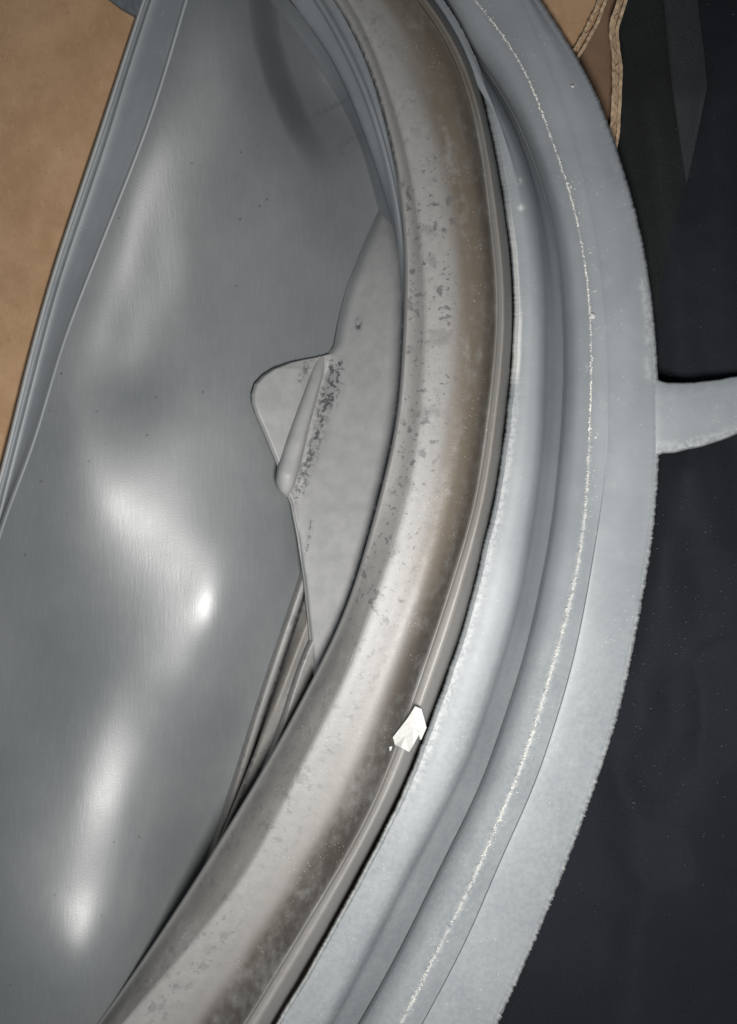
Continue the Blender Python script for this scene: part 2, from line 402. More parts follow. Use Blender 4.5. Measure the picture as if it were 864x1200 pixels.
# ------------------------------------------------------------------ dark cloth
cloth = thing('dark_cloth', 'black navy cloth with pale lint lying beside the rubber gasket on the right', 'cloth')
def cloth_z(px, py):
    px = np.asarray(px, float); py = np.asarray(py, float)
    z = 6.0 + 0 * px
    for path, A, w in (([(765,120),(785,260),(800,420),(835,640)], 6.0, 30), ([(840,120),(835,300),(862,470)], 5.0, 34),
                       ([(900,-40),(860,120),(900,420)], 6.0, 50), ([(715,800),(705,960),(660,1120),(620,1260)], 5.5, 38),
                       ([(900,800),(800,960),(740,1100),(700,1280)], 8.0, 60), ([(690,900),(760,1000),(880,1060)], 4.5, 36),
                       ([(800,560),(765,720),(755,840)], 5.0, 30), ([(930,560),(850,720),(860,860)], 6.5, 50), ([(780,640),(800,760),(880,840)], 4.0, 30)):
        d, _ = seg_dist(px, py, path); z = z + A * np.exp(-(d / w)**2)
    return z
gx, gy = np.meshgrid(np.linspace(500, 1320, 170), np.linspace(-300, 1500, 320), indexing='ij')
wn = np.array([[mnoise.noise((x * .012, y * .012, 5)) + .4 * mnoise.noise((x * .04, y * .04, 8)) for x, y in zip(a, b)] for a, b in zip(gx, gy)])
gz = cloth_z(gx, gy) + 1.1 * wn
gz = np.minimum(gz, 15.5)
gz = gz + (np.minimum(gz, 8.0) - gz) * (1 - sstep(690, 760, gx))
gx2 = gx + np.where(gx <= 501, 0, 0)
co = mesh_obj('fabric', PA(gx2, gy, gz).reshape(-1, 3), grid_faces(170, 320), MK, cloth, attrs={'charcoal': (1 - sstep(-3, 3, gx - np.interp(gy, [-300, 0, 190, 240, 270, 330, 400, 470, 560], [770, 778, 805, 797, 786, 776, 769, 764, 757]))) * (1 - sstep(470, 640, gy))})
# keep the cloth clear of the box corner
bm = bmesh.new(); bm.from_mesh(co.data)
kill = []
for f in bm.faces:
    c = f.calc_center_median(); k = MMPX * (CAMZ - c.z) / (CAMZ - REFZ); px = c.x / k + 432; py = 600 - c.y / k
    if py < 190 and px < np.interp(py, [-300, 0, 36, 190], [770, 731, 723, 719]): kill.append(f)
bmesh.ops.delete(bm, geom=kill, context='FACES'); bm.to_mesh(co.data); bm.free()
# strap of thicker, greyer fabric that narrows to a blunt end
Lx = lin([-200, 0, 70, 120, 165, 215], [766, 777, 784, 790, 796, 804]); Rx = lin([-200, 0, 60, 100, 140, 215], [790, 819, 826, 829, 822, 806])
ys = np.linspace(-200, 212, 90); us = np.linspace(0, 1, 15)
U, Y = np.meshgrid(us, ys, indexing='ij'); X = Lx(Y) + (Rx(Y) - Lx(Y)) * U
Z = cloth_z(X, Y) + 0.9 + 1.0 * np.sqrt(np.clip(1 - (2*U - 1)**6, 0, 1)) - 0.018 * np.maximum(0, Y - 120)
st = mesh_obj('strap', PA(X, Y, Z).reshape(-1, 3), grid_faces(15, 90), MK2, cloth)
m_ = st.modifiers.new('thick', 'SOLIDIFY'); m_.thickness = 0.002; m_.offset = -1

# ------------------------------------------------------------------ the gasket
gasket = thing('door_gasket', 'large grey rubber washer door gasket with stained inner lip and satin bellows', 'rubber gasket')

# flange with groove, mould line and torn outer edge
def th_at(py, rf):                                               # angle where a ring curve passes a photo row
    t = np.linspace(TH0, TH1, 4000); y = OY + rf(t) * np.sin(np.radians(t)); return np.interp(py, y, t)
thf = np.linspace(TH0, TH1, 1500)
teeth = np.array([mnoise.noise((t * 5, 2.2, 0)) * 1.6 + max(0, mnoise.noise((t * 11, 5.2, 0)) - 0.05) * 5.0 * max(0, 0.45 + mnoise.noise((t * 1.1, 9.2, 0))) for t in thf])
tooth_amt = np.interp(thf, [-30, -12, -4, 4, 60], [0.3, 0.7, 0.5, 1.0, 1.1])
E0a = E0(thf) + teeth * tooth_amt
peel = np.array([mnoise.noise((t * 0.5, 8.2, 0)) for t in thf]) * 1.2 + np.array([mnoise.noise((t * 1.8, 3.2, 0)) for t in thf]) * 0.5 + np.array([mnoise.noise((t * 7, 3.2, 0)) for t in thf]) * 0.8
E4a = E4(thf) + np.clip(peel, -2.5, 4)
stepf = sstep(-2, 14, thf)
flange_pieces = [
    [(E4a, -2.5, 6), (E4a, -1.5, 19), (E4a, 0.3, 22.4), (E4a, 5, 23.4)],
    [(E4a, 5, 23.4), (lambda t: (E4(t) * .5 + E3(t) * .5), 2, 24.0), (E3, -8, 23.4), (E3, -2, 21.9), (E3, 5, 17.8), (lambda t: (E3(t) * .45 + E2(t) * .55), 0, 14.6), (E2, -0.9, 12.0)],
    [(E2, -0.9, 12.0), (E2, 0, 11.4), (E2, 0.9, 13.6)],
    [(E2, 0.9, 13.6), (E2, 5, 16.4), (lambda t: (E2(t) * .55 + E1(t) * .45), 0, 19.8), (E1, -3, 22.3), (E1, 0, 22.8)],
    [(E1, 0, 22.8), (E1, 3, 22.6), (E1b, -0.8, 22.6 - 1.5 * stepf)],
    [(E1b, -0.8, 22.6 - 1.5 * stepf), (E1b, 0.6, 22.6 - 0.25 * stepf)],
    [(E1b, 0.6, 22.6 - 0.25 * stepf), (E1b, 4, 22.5), (lambda t: (E0(t) * .5 + E1b(t) * .5), 0, 22.3), (E0a, -6, 21.4)],
    [(E0a, -6, 21.4), (E0a, -1.5, 21.0), (E0a, 0.5, 20.3)],
    [(E0a, 0.5, 20.3), (E0a, 1.2, 18.4), (E0a, -2, 17.3), (E0a, -30, 17.0), (E1, -20, 14), (E2, 0, 11), (E3, -10, 12)],
]
def flange_attr(px, py, z, v):
    r = np.hypot(px - OX, py - OY); a = np.degrees(np.arctan2(py - OY, px - OX))
    d4 = r - E4(a); d0 = E0(a) - r; d1 = r - E1(a)
    solid = sstep(215, 300, py) * (1 - sstep(430, 460, py)); w_ = 1.8 + 2.4 * sstep(300, 400, py)
    pale = 0.95 * np.exp(-(np.maximum(np.abs(d4 - 3.5) - w_, 0) / 0.8)**2) * solid + 0.6 * np.exp(-((d4 - 1.2) / 1.2)**2) * sstep(860, 960, py)
    dust = 0.5 * np.exp(-((d4 - 8) / 4)**2) * sstep(430, 500, py) * (1 - sstep(900, 960, py)) + 1.0 * np.exp(-((d4 - 1.5) / 1.3)**2) * sstep(860, 960, py)
    dust = dust + 0.7 * np.exp(-(d0 / 2.5)**2) * (0.15 + 0.85 * sstep(240, 420, py))
    dust = dust + 0.55 * np.exp(-(d1 / 3)**2) * sstep(450, 650, py) + 0.7 * np.exp(-(d1 / 1.3)**2) + 0.12 * sstep(560, 900, py)
    dd, _ = seg_dist(px, py, [(752,330),(760,375),(759,440)]); dust = dust + 0.4 * np.exp(-(dd / 4)**2)
    for q in ((608,212),(611,243)):
        dust = dust + 1.2 * np.exp(-((px - q[0])**2 + (py - q[1])**2) / 14)
    return {'pale': pale, 'dust': np.clip(dust, 0, 2.2), 'painted_shade': 0.55 * np.exp(-((r - E2(a) + 8) / 9)**2)}  # groove shade painted as a darker band inside E2
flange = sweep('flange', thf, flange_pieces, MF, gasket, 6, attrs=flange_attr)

# mounting tab on the outer edge
def tab(name, top, bot, parent, z0, th=3.4):
    n = 40; rows = []
    xs = np.linspace(top[0][0], top[-1][0], n)
    ty = spline(*zip(*top))(xs) + 1.0 * wob(n, 0.5, 2); by = spline(*zip(*bot))(xs) + 1.0 * wob(n, 0.4, 6)
    prof = [(0.0, -th), (-0.012, -th * .5), (0.0, -0.5), (0.03, 0), (0.2, .12), (0.5, .15), (0.8, .12), (0.965, 0.05), (0.99, -0.4), (1.012, -th*.6), (1.0, -th)]
    V = []; 
    for (u, dz) in prof:
        y = ty + (by - ty) * u; V.append(PA(xs, y, z0(xs) + dz))
    V = np.array(V)
    at = {'dust': np.clip(np.array([[0.5 if (u < .02 or u > .96) else 0.04] * n for u, _ in prof]), 0, 1), 'painted_shade': np.zeros((len(prof), n))}
    return mesh_obj(name, V.reshape(-1, 3), grid_faces(len(prof), n), MF, parent, attrs=at)
tab('mounting_tab', [(752,438),(764,441),(772,446),(785,449),(805,449),(830,447),(864,441),(930,425),(990,405)],
    [(752,540),(764,538),(773,532),(785,530),(805,526),(835,519),(864,508),(930,482),(990,455)], gasket, lambda x: 21.25 - 1.3 * (1 - sstep(752, 774, x)) - 0.012 * np.maximum(0, x - 800))

# stained clamping lip: rim, ridge, channel, wall and bead
thl = np.linspace(TH0, TH1, 1100)
bead_w = np.array([mnoise.noise((t * 0.8, 1.1, 4)) for t in thl]) * 1.0 + np.array([mnoise.noise((t * 3, 6.1, 4)) for t in thl]) * 0.5
E4l = E4(thl) - 3.0 - 3.5 * sstep(12, 30, thl) + 0.5 * bead_w
lowl = sstep(2, 22, thl)                                          # the channel gets deeper towards the bottom
zr6 = 23.5 - 5.5 * lowl
lip_pieces = [
    [(E6, 8, -25), (E6, 3, 6), (E6, 0.5, zr6 - 5), (E6, -1, zr6 - 1.2)],
    [(E6, -1, zr6 - 1.2), (E6, 0.8, zr6), (E6, 3, zr6 + .6)],
    [(E6, 3, zr6 + .6), (lambda t: (E6(t) * .5 + E7(t) * .5), 0, 24.6 - 1.4 * lowl), (E7, -2, 26.0)],
    [(E7, -2, 26.0), (E7, 1.5, 26.3), (EV, -6, 26.1), (lambda t: (EV(t) * .5 + EV2(t) * .5), 0, 25.8), (EV2, -1, 26.2), (lambda t: (EV2(t) * .55 + E5(t) * .45), 0, 27.6), (E5, -3, 31.4)],
    [(E5, -3, 31.4), (E5, -0.5, 30.9), (E5, 2.5, 31.6), (lambda t: E5(t) * .6 + E4l * .4, 0, 32.2), (lambda t: E5(t) * .35 + E4l * .65, 0, 30.4), (E4l, -1.5, 26.0), (E4l, 0, 22.4), (E4l, 1.5, 16), (E4l, 0, 10)],
]
def lip_attr(px, py, z, v):
    r = np.hypot(px - OX, py - OY); a = np.degrees(np.arctan2(py - OY, px - OX))
    e6, e7, ev, ev2, e5, e4 = (f(a) for f in (E6, E7, EV, EV2, E5, E4))
    low = sstep(560, 820, py)
    band = sstep(2, 8, r - e6) * (1 - sstep(-6, 3, r - e7))
    wall = sstep(-14, 8, r - ev2) * (1 - sstep(-6, 2, r - e5))
    gap = sstep(-9, -3, r - e4)
    grime_shade = 0.55 * band * (0.5 + 0.5 * low) + 1.0 * wall + 0.9 * gap + 0.35 * np.exp(-((r - e5) / 4)**2)  # stained band; wall and gap also carry shade painted into the colour
    brown = np.exp(-((r - (ev * .35 + ev2 * .65)) / 17)**2) * (1 - 0.75 * sstep(600, 760, py)) * sstep(-60, 160, py) + 0.35 * wall * (1 - low) + (0.5 - 0.25 * low) * sstep(0, 6, r - e5) * (1 - gap)
    brown = np.maximum(brown, 0.7 * sstep(-30, 10, r - ev2) * (1 - sstep(90, 200, py)))
    mould = np.clip(sstep(0, 6, r - e6) * (1 - sstep(-6, 22, r - ev)) * (0.35 + 0.65 * sstep(120, 240, py)) * (1 - 0.55 * sstep(640, 820, py)), 0, 1)
    black = 0.9 * np.exp(-((r - e6 - 0) / 3.0)**2) * sstep(-40, 60, py) * (1 - sstep(180, 230, py)) + 0.35 * np.exp(-((r - e4 + 3) / 3)**2)
    return {'grime_shade': np.clip(grime_shade, 0, 1), 'brown': np.clip(brown, 0, 1), 'mould': mould, 'black': np.clip(black, 0, 1)}
lip = sweep('clamping_lip', thl, lip_pieces, ML, gasket, 6, attrs=lip_attr)

# ---- bellows
RIGHT = byy([(262,-160),(334,-20),(378,54),(416,132),(440,200),(452,260),(462,330),(465,450),(446,580),(424,660),(400,728),(372,790),(330,870),(277,962),(240,1022),(190,1100),(120,1200),(35,1310)])
COEF = """14.28 14.43 14.57 14.70 14.82 14.92 14.98 15.01 15.00 14.93 14.82 14.68 14.50 14.31 14.13 13.94 13.76 13.57 13.36 13.10 12.77 12.36 11.88 11.36 10.84 10.36 10.00 9.82 9.84 10.09 10.57 11.26 12.12 13.11 14.18 15.28
15.52 15.62 15.72 15.81 15.90 15.97 16.02 16.03 15.99 15.89 15.74 15.53 15.26 14.95 14.61 14.26 13.91 13.57 13.24 12.91 12.58 12.22 11.84 11.44 11.06 10.73 10.48 10.37 10.42 10.65 11.05 11.61 12.32 13.13 14.01 14.89
16.76 16.81 16.87 16.93 16.98 17.02 17.04 17.03 16.97 16.84 16.65 16.37 16.02 15.59 15.10 14.59 14.07 13.57 13.12 12.72 12.37 12.06 11.78 11.52 11.29 11.11 11.00 10.97 11.05 11.24 11.56 11.99 12.54 13.17 13.83 14.49
18.00 18.01 18.02 18.04 18.05 18.06 18.05 18.01 17.92 17.76 17.53 17.20 16.77 16.24 15.62 14.94 14.25 13.59 13.00 12.51 12.13 11.87 11.69 11.59 11.55 11.56 11.60 11.68 11.80 11.97 12.18 12.46 12.81 13.23 13.64 14.01
19.24 19.20 19.16 19.13 19.10 19.07 19.02 18.94 18.81 18.62 18.35 17.98 17.49 16.89 16.17 15.35 14.49 13.65 12.90 12.28 11.85 11.61 11.55 11.65 11.86 12.13 12.40 12.64 12.82 12.95 13.05 13.15 13.26 13.38 13.43 13.42
20.46 20.36 20.27 20.19 20.11 20.02 19.93 19.80 19.63 19.40 19.10 18.69 18.18 17.53 16.75 15.83 14.83 13.81 12.85 12.06 11.52 11.27 11.34 11.69 12.25 12.90 13.53 14.03 14.34 14.46 14.42 14.25 13.98 13.61 13.16 12.67
21.66 21.50 21.34 21.20 21.06 20.92 20.77 20.59 20.37 20.09 19.75 19.32 18.79 18.13 17.34 16.39 15.30 14.13 12.95 11.91 11.16 10.85 11.06 11.76 12.83 14.08 15.25 16.10 16.50 16.48 16.12 15.52 14.73 13.81 12.81 11.77
22.80 22.57 22.36 22.15 21.95 21.75 21.54 21.30 21.02 20.68 20.29 19.82 19.27 18.62 17.87 16.98 15.94 14.70 13.30 11.91 10.83 10.36 10.75 12.00 13.80 15.70 17.34 18.49 18.94 18.67 17.87 16.72 15.36 13.87 12.32 10.76
23.85 23.57 23.29 23.03 22.78 22.52 22.23 21.92 21.56 21.14 20.65 20.11 19.51 18.88 18.23 17.53 16.70 15.56 13.99 12.22 10.70 10.02 10.62 12.47 14.91 17.23 19.09 20.52 21.25 20.84 19.48 17.66 15.70 13.68 11.69 9.71
24.76 24.45 24.14 23.84 23.53 23.21 22.85 22.43 21.95 21.39 20.75 20.05 19.36 18.75 18.28 17.90 17.42 16.48 14.88 12.90 11.17 10.44 11.18 13.18 15.65 17.83 19.51 21.12 22.54 22.53 20.75 18.15 15.59 13.20 10.94 8.74
25.48 25.18 24.87 24.55 24.21 23.82 23.36 22.80 22.12 21.32 20.42 19.48 18.63 18.11 18.01 18.04 17.88 17.23 15.80 13.98 12.36 11.54 12.14 13.96 15.92 17.75 19.22 20.59 22.56 23.56 21.34 17.90 14.93 12.44 10.16 7.94
25.94 25.72 25.47 25.17 24.80 24.34 23.75 23.00 22.03 20.86 19.58 18.34 17.47 17.33 17.53 18.05 18.09 17.47 16.17 14.89 13.56 12.74 13.36 14.91 16.00 17.33 18.39 19.40 21.44 23.06 20.45 16.64 13.80 11.52 9.42 7.38
26.08 26.01 25.90 25.67 25.30 24.77 24.08 23.14 21.86 20.24 18.62 17.61 16.77 15.64 14.76 16.21 16.74 16.84 15.59 14.90 14.17 13.73 14.05 14.39 14.84 15.96 16.63 17.42 19.32 19.88 17.41 14.50 12.35 10.49 8.76 7.06
25.84 25.99 26.08 26.02 25.74 25.22 24.44 23.42 22.04 20.35 18.30 16.21 13.98 12.52 12.14 14.30 15.00 15.17 14.79 14.38 14.20 13.99 13.45 12.81 12.96 13.65 14.09 14.53 14.94 14.42 13.20 11.89 10.62 9.37 8.15 6.94
25.23 25.57 25.89 26.15 26.19 25.72 24.60 23.26 21.33 18.67 15.81 13.25 11.55 11.05 11.26 12.88 13.32 13.50 13.63 13.80 13.93 13.51 12.62 11.06 9.79 9.20 8.95 8.73 8.71 8.95 9.17 9.09 8.70 8.15 7.54 6.92
24.31 24.69 25.17 25.84 26.38 25.57 23.55 21.71 19.29 16.34 13.55 11.14 9.95 9.96 10.49 11.22 11.38 11.80 12.51 12.90 13.52 12.58 11.25 7.94 5.04 3.21 2.41 2.53 3.47 4.66 5.67 6.35 6.72 6.86 6.90 6.89
23.19 23.34 23.72 24.57 25.39 24.41 22.13 19.73 17.01 13.68 10.37 8.06 7.55 7.94 8.45 8.86 9.08 9.60 10.88 12.25 13.04 10.44 7.58 3.37 -0.37 -2.38 -2.60 -1.64 -0.18 1.33 2.72 3.90 4.84 5.59 6.21 6.78
21.98 21.64 21.53 21.93 22.44 21.82 20.18 17.38 13.78 10.00 6.99 5.51 5.44 5.77 6.06 6.39 6.66 7.28 8.74 9.51 8.97 6.35 2.35 -1.53 -4.19 -5.19 -5.05 -4.14 -2.77 -1.21 0.36 1.85 3.19 4.38 5.48 6.54
20.68 19.81 18.98 18.34 17.77 16.77 15.45 13.33 10.15 6.64 4.13 3.17 3.09 3.28 3.33 3.50 3.72 4.23 5.30 5.75 4.16 0.96 -2.07 -4.38 -5.89 -6.58 -6.51 -5.78 -4.56 -3.06 -1.43 0.21 1.79 3.30 4.75 6.17
19.21 17.76 16.28 14.69 12.93 10.97 9.10 7.42 5.59 3.37 1.51 0.67 0.35 0.31 0.16 -0.03 -0.13 0.06 0.49 0.28 -1.29 -3.25 -4.90 -6.24 -7.22 -7.67 -7.55 -6.89 -5.78 -4.35 -2.74 -1.05 0.67 2.36 4.03 5.69
17.46 15.47 13.42 11.20 8.74 6.08 3.52 1.56 0.35 -0.44 -1.35 -2.16 -2.78 -3.12 -3.51 -4.12 -4.76 -5.25 -5.65 -6.15 -6.58 -6.90 -7.54 -8.20 -8.64 -8.73 -8.41 -7.70 -6.62 -5.26 -3.69 -1.99 -0.23 1.56 3.35 5.15
15.42 12.99 10.51 7.91 5.15 2.26 -0.59 -2.88 -4.06 -4.28 -4.50 -5.13 -6.01 -6.86 -7.64 -8.67 -9.85 -10.96 -11.74 -11.79 -11.13 -10.56 -10.38 -10.32 -10.17 -9.83 -9.25 -8.39 -7.28 -5.93 -4.38 -2.70 -0.93 0.89 2.74 4.59
13.10 10.38 7.63 4.82 1.97 -0.87 -3.55 -5.80 -7.16 -7.53 -7.60 -8.08 -9.06 -10.39 -11.71 -13.03 -14.30 -15.33 -15.79 -15.53 -14.78 -13.94 -13.20 -12.52 -11.83 -11.06 -10.16 -9.11 -7.89 -6.49 -4.93 -3.26 -1.49 0.33 2.18 4.05
10.55 7.68 4.81 1.93 -0.90 -3.61 -6.06 -8.10 -9.53 -10.31 -10.75 -11.33 -12.28 -13.58 -15.02 -16.40 -17.62 -18.51 -18.87 -18.64 -17.95 -16.98 -15.89 -14.76 -13.61 -12.44 -11.22 -9.92 -8.52 -7.02 -5.42 -3.72 -1.96 -0.15 1.69 3.54
7.86 4.95 2.05 -0.81 -3.57 -6.14 -8.45 -10.39 -11.94 -13.11 -14.04 -14.94 -15.99 -17.23 -18.57 -19.86 -20.92 -21.62 -21.85 -21.58 -20.86 -19.79 -18.47 -17.02 -15.50 -13.96 -12.41 -10.83 -9.22 -7.58 -5.89 -4.15 -2.38 -0.58 1.24 3.07
5.09 2.19 -0.68 -3.47 -6.13 -8.59 -10.82 -12.78 -14.49 -15.98 -17.31 -18.55 -19.78 -21.03 -22.26 -23.36 -24.22 -24.73 -24.82 -24.46 -23.67 -22.49 -21.00 -19.29 -17.46 -15.58 -13.69 -11.82 -9.98 -8.16 -6.36 -4.57 -2.78 -0.99 0.81 2.61
2.28 -0.57 -3.38 -6.09 -8.65 -11.02 -13.20 -15.21 -17.10 -18.88 -20.56 -22.12 -23.54 -24.82 -25.94 -26.86 -27.52 -27.84 -27.78 -27.32 -26.44 -25.15 -23.50 -21.56 -19.44 -17.23 -15.01 -12.84 -10.76 -8.76 -6.84 -4.99 -3.17 -1.38 0.40 2.18"""
BX0, BY0, BSX, BSY, BNX, BNY = (-230.0, -150.0, 32.0, 46.0, 27, 36)
COEF = np.array([[float(v) for v in l.split()] for l in COEF.split('\n')])
def b3(t):
    t = np.abs(t); return np.where(t < 1, 2/3 - t**2 + t**3/2, np.where(t < 2, (2 - t)**3 / 6, 0))
def bz_at(px, py):
    """height in mm of the folded rubber skin (a bicubic surface over a net of control heights)"""
    px = np.asarray(px, float); sh = np.broadcast(px, py).shape
    fx = (np.broadcast_to(px, sh).ravel() - BX0) / BSX; fy = (np.broadcast_to(py, sh).ravel() - BY0) / BSY
    fx = np.clip(fx, 0, BNX - 4.01); fy = np.clip(fy, 0, BNY - 4.01)
    ix = np.floor(fx).astype(int); iy = np.floor(fy).astype(int); out = 0
    for a in range(-1, 3):
        for b in range(-1, 3):
            out = out + b3(fx - ix - a) * b3(fy - iy - b) * COEF[ix + a + 1, iy + b + 1]
    out = out.reshape(sh)
    cp = [(304,-120),(307,-10),(313,45),(328,95),(349,145),(374,188),(400,225)]
    d, t = seg_dist(px, py, cp); sd = np.where(px > np.interp(py, [q[1] for q in cp], [q[0] for q in cp]), d, -d)
    return out - 7.5 * sstep(-18, 17, sd) * (1 - sstep(0.62, 0.98, t)) * np.exp(-(np.maximum(sd - 40, 0) / 50)**2)
nyb, nub = 420, 260
yb = np.linspace(-115, 1295, nyb); ub = np.linspace(0, 1, nub)
U, Y = np.meshgrid(ub, yb, indexing='ij')
X = LIP2(Y) + (RIGHT(Y) + 16 - LIP2(Y)) * U
bz = np.maximum(bz_at(X, Y), -22)
mesh_obj('bellows', PA(X, Y, bz).reshape(-1, 3), grid_faces(nub, nyb, True), MB, gasket)
# inner rim steps seen at the top
tht = np.linspace(TH0, 0, 420)
def on_skin(rf, t, dz):
    a = np.radians(t); r = rf(t); return bz_at(OX + r * np.cos(a), OY + r * np.sin(a)) + dz
rim_pieces = [
    [(D0, -3, on_skin(D0, tht, -1.0)), (D0, 1, on_skin(D0, tht, 1.3)), (lambda t: D0(t) * .5 + D1(t) * .5, 0, on_skin(D0, tht, 4.0)), (D1, 2, on_skin(D0, tht, 8.0))],
    [(D1, 3, -4), (D1, 0.5, 11.0), (D1, 2, 13.4), (D2, -6, 16.2)],
    [(D2, -6, 16.2), (D2, -1.5, 17.6), (D2, 1.2, 17.6), (lambda t: D2(t) * .6 + E6(t) * .4, 0, 17.0), (E6, 4, 17.6)],
]
rim_attr = lambda px, py, z, v: {'dust': 0.0 * px, 'painted_shade': 0.7 + 0 * px}  # even painted shade over the rim steps
sweep('inner_rim', tht, rim_pieces, MF, gasket, 6, attrs=rim_attr)

# door-side lip along the left edge: outer bead, groove, flat band and mould line
def ystrip(name, cols, mat, parent, y0, y1, n, nsub=5, attrs=None):
    y = np.linspace(y0, y1, n); V = []; rows = []
    PX = 1 / (MMPX * 1000)
    for pc in cols:
        pts = [np.stack([(xf(y) if callable(xf) else xf) + dx, np.broadcast_to(np.asarray(z, float) * PX, y.shape)], -1) for xf, dx, z in pc]
        rows.append(cr_profile(np.array(pts), nsub))
    faces = []; s = 0; allv = []; PXY = []
    for r_ in rows:
        allv.append(PA(r_[..., 0], y[None, :], r_[..., 1] / PX).reshape(-1, 3)); PXY.append(np.stack([r_[..., 0], np.broadcast_to(y[None, :], r_[..., 0].shape)], -1).reshape(-1, 2))
        faces.append(grid_faces(len(r_), n, True) + s); s += r_.shape[0] * n
    PXY = np.concatenate(PXY)
    return mesh_obj(name, np.concatenate(allv), np.concatenate(faces), mat, parent, attrs=attrs(PXY[:, 0], PXY[:, 1]) if attrs else None)
zero_attr = lambda px, py: {'dust': 0 * px, 'painted_shade': 0 * px, 'mould': 0 * px, 'black': 0 * px, 'grime_shade': 0 * px, 'brown': 0 * px}
def lip_lines(px, py):
    a = zero_attr(px, py)
    a['pale'] = 0.9 * np.exp(-((px - LIP0(py) - 2) / 2.2)**2) + 0.45 * np.exp(-((px - LIP1(py)) / 1.2)**2) + 0.55 * np.exp(-((px - LIP2(py)) / 1.5)**2) * (1 - sstep(300, 440, py))
    return a
yl = np.linspace(-115, 1290, 400); zL = bz_at(LIP2(yl), yl)
ystrip('door_lip', [
    [(LIP0, 0, zL - 7), (LIP0, -0.5, zL - 4), (LIP0, 1.2, zL - 2.6), (LIP0, 3.5, zL - 2.4), (LIP0, 5.5, zL - 3)],
    [(LIP0, 5.5, zL - 3), (LIP0, 7, zL - 3.3), (LIP1, -3.5, zL - 3.2), (LIP1, -1.5, zL - 2.8)],
    [(LIP1, -1.5, zL - 2.8), (LIP1, 0, zL - 2.5), (LIP1, 2, zL - 2.8), (lambda y: LIP1(y) * .5 + LIP2(y) * .5, 0, zL - 1.8), (LIP2, -3, zL - 0.3)],
    [(LIP2, -3, zL - 0.3), (LIP2, -1.2, zL + 0.15), (LIP2, 0.4, zL + 0.3), (LIP2, 2.0, zL + 0.15), (LIP2, 4.0, zL - 1.0)]], MF, gasket, -115, 1290, 400, attrs=lip_lines)

# folded lip under the spout (three nested ridges)
R1 = byy([(372,630),(352,690),(331,752),(309,818),(290,878),(271,938),(246,1012),(225,1070)])
R1b = byy([(380,630),(359,694),(340,752),(320,812),(303,866),(287,920),(262,990),(240,1050)])
R2 = byy([(392,630),(367,705),(352,748),(327,815),(311,856),(296,894),(272,952),(248,1010)])
R3 = byy([(400,640),(378,725),(361,764),(338,831),(315,894),(290,945),(262,990)])
def fold_attr(px, py):
    a = zero_attr(px, py); d = px - R2(py); a['grime_shade'] = 0.75 * np.exp(-((px - R2(py) + 4) / 8)**2) ; a['mould'] = 0.6 + 0 * px
    a['brown'] = 0.35 * np.exp(-((px - R2(py)) / 5)**2); a['black'] = 0.9 * np.exp(-((px - R1b(py)) / 2.2)**2); return a
yf = np.linspace(640, 1060, 220); zF = bz_at(R1(yf) - 8, yf); dF = np.interp(yf, [640, 700, 770, 830], [-9, -4.5, -1.5, 0]); zG = zF + dF
yf = np.linspace(640, 1060, 220); zF = bz_at(R1(yf) - 8, yf); dF = np.interp(yf, [640, 700, 770, 830], [-9, -4.5, -1.5, 0]); zG = zF + dF
ystrip('folded_lip', [
    [(R1, -9, zF - 2), (R1, -4, zF + 1.6), (R1, 0, zF + 3.2), (R1, 4, zF + 2.8), (R1b, -1, zF + 0.5)],
    [(R1b, -1, zF + 0.5), (R1b, 1.5, zF + 2.5), (R2, -2, zG + 7.0), (R2, 2, zG + 7.4), (R3, -6, zG + 5.8)],
    [(R3, -6, zG + 5.8), (R3, -2, zG + 9), (R3, 1, zG + 9.8), (R3, 5, zG + 9.0), (R3, 16, zG + 6)]], ML, gasket, 640, 1060, 220, attrs=fold_attr)

# ---- drain spout tongue
LS = lin([196,205,235,290,340,380,405,414,418,421,425,432,440,450,462,472,485,510,545,575,590,630,680,740,800,830],
         [470,464,447,425,406,396,392,386,372,355,338,320,308,299,295.5,296,300,311,325.5,335,341,349,356.5,362.5,369,372])
RS = byy([(455,150),(470,205),(478,300),(476,400),(468,495),(449,580),(427,660),(403,728),(373,790),(345,840)])
ysS = np.unique(np.r_[np.linspace(200, 408, 90), np.linspace(408, 470, 110), np.linspace(470, 812, 190)])
nt = len(ysS); us = np.r_[0, np.linspace(0.006, 0.06, 7), np.linspace(0.08, 1, 60)]
U, Y = np.meshgrid(us, ysS, indexing='ij')
l = LS(Y); r = np.maximum(RS(Y) + 3, l + 2); X = l + (r - l) * U
AX = lambda y: np.interp(y, np.arange(140, 841, 20), np.convolve(np.pad(np.interp(np.arange(140, 841, 20), [150,200,235,290,340,380,420,470,540,600,680,770,830], [474,463,449,424,407,396,386,374,357,349,355,366,372]), 1, 'edge'), [.25, .5, .25], 'valid'))
LIFT = lin([180, 235, 300, 390, 412, 432, 480, 590, 650, 700, 770, 812], [-0.5, -0.1, 0.1, 0.2, 0.9, 3.2, 5.2, 7.0, 8.2, 10.5, 14, 16])
def spout_z(x, y):
    a = AX(y); w = np.clip((x - a) / np.maximum(RS(y) + 3 - a, 4), 0, 1); q = np.minimum(x, a)
    wx = sstep(-30, 12, x - a)
    zb_ = bz_at(q, y) + LIFT(y) * (1 - wx) + np.interp(y, [180, 235, 300, 400, 480, 590, 650, 700, 770, 812], [-0.5, 0.0, 0.6, 2.0, 3.8, 5.0, 7.0, 10, 14, 16]) * wx; rise = np.interp(y, [200, 400, 600, 740, 812], [12, 11, 9, 4, 2])
    return zb_ + rise * w**1.25
free = sstep(396, 430, Y)
Z = spout_z(X, Y)
d, t = seg_dist(X, Y, [(384,418),(372,462),(358,510),(343,560),(337,586)])
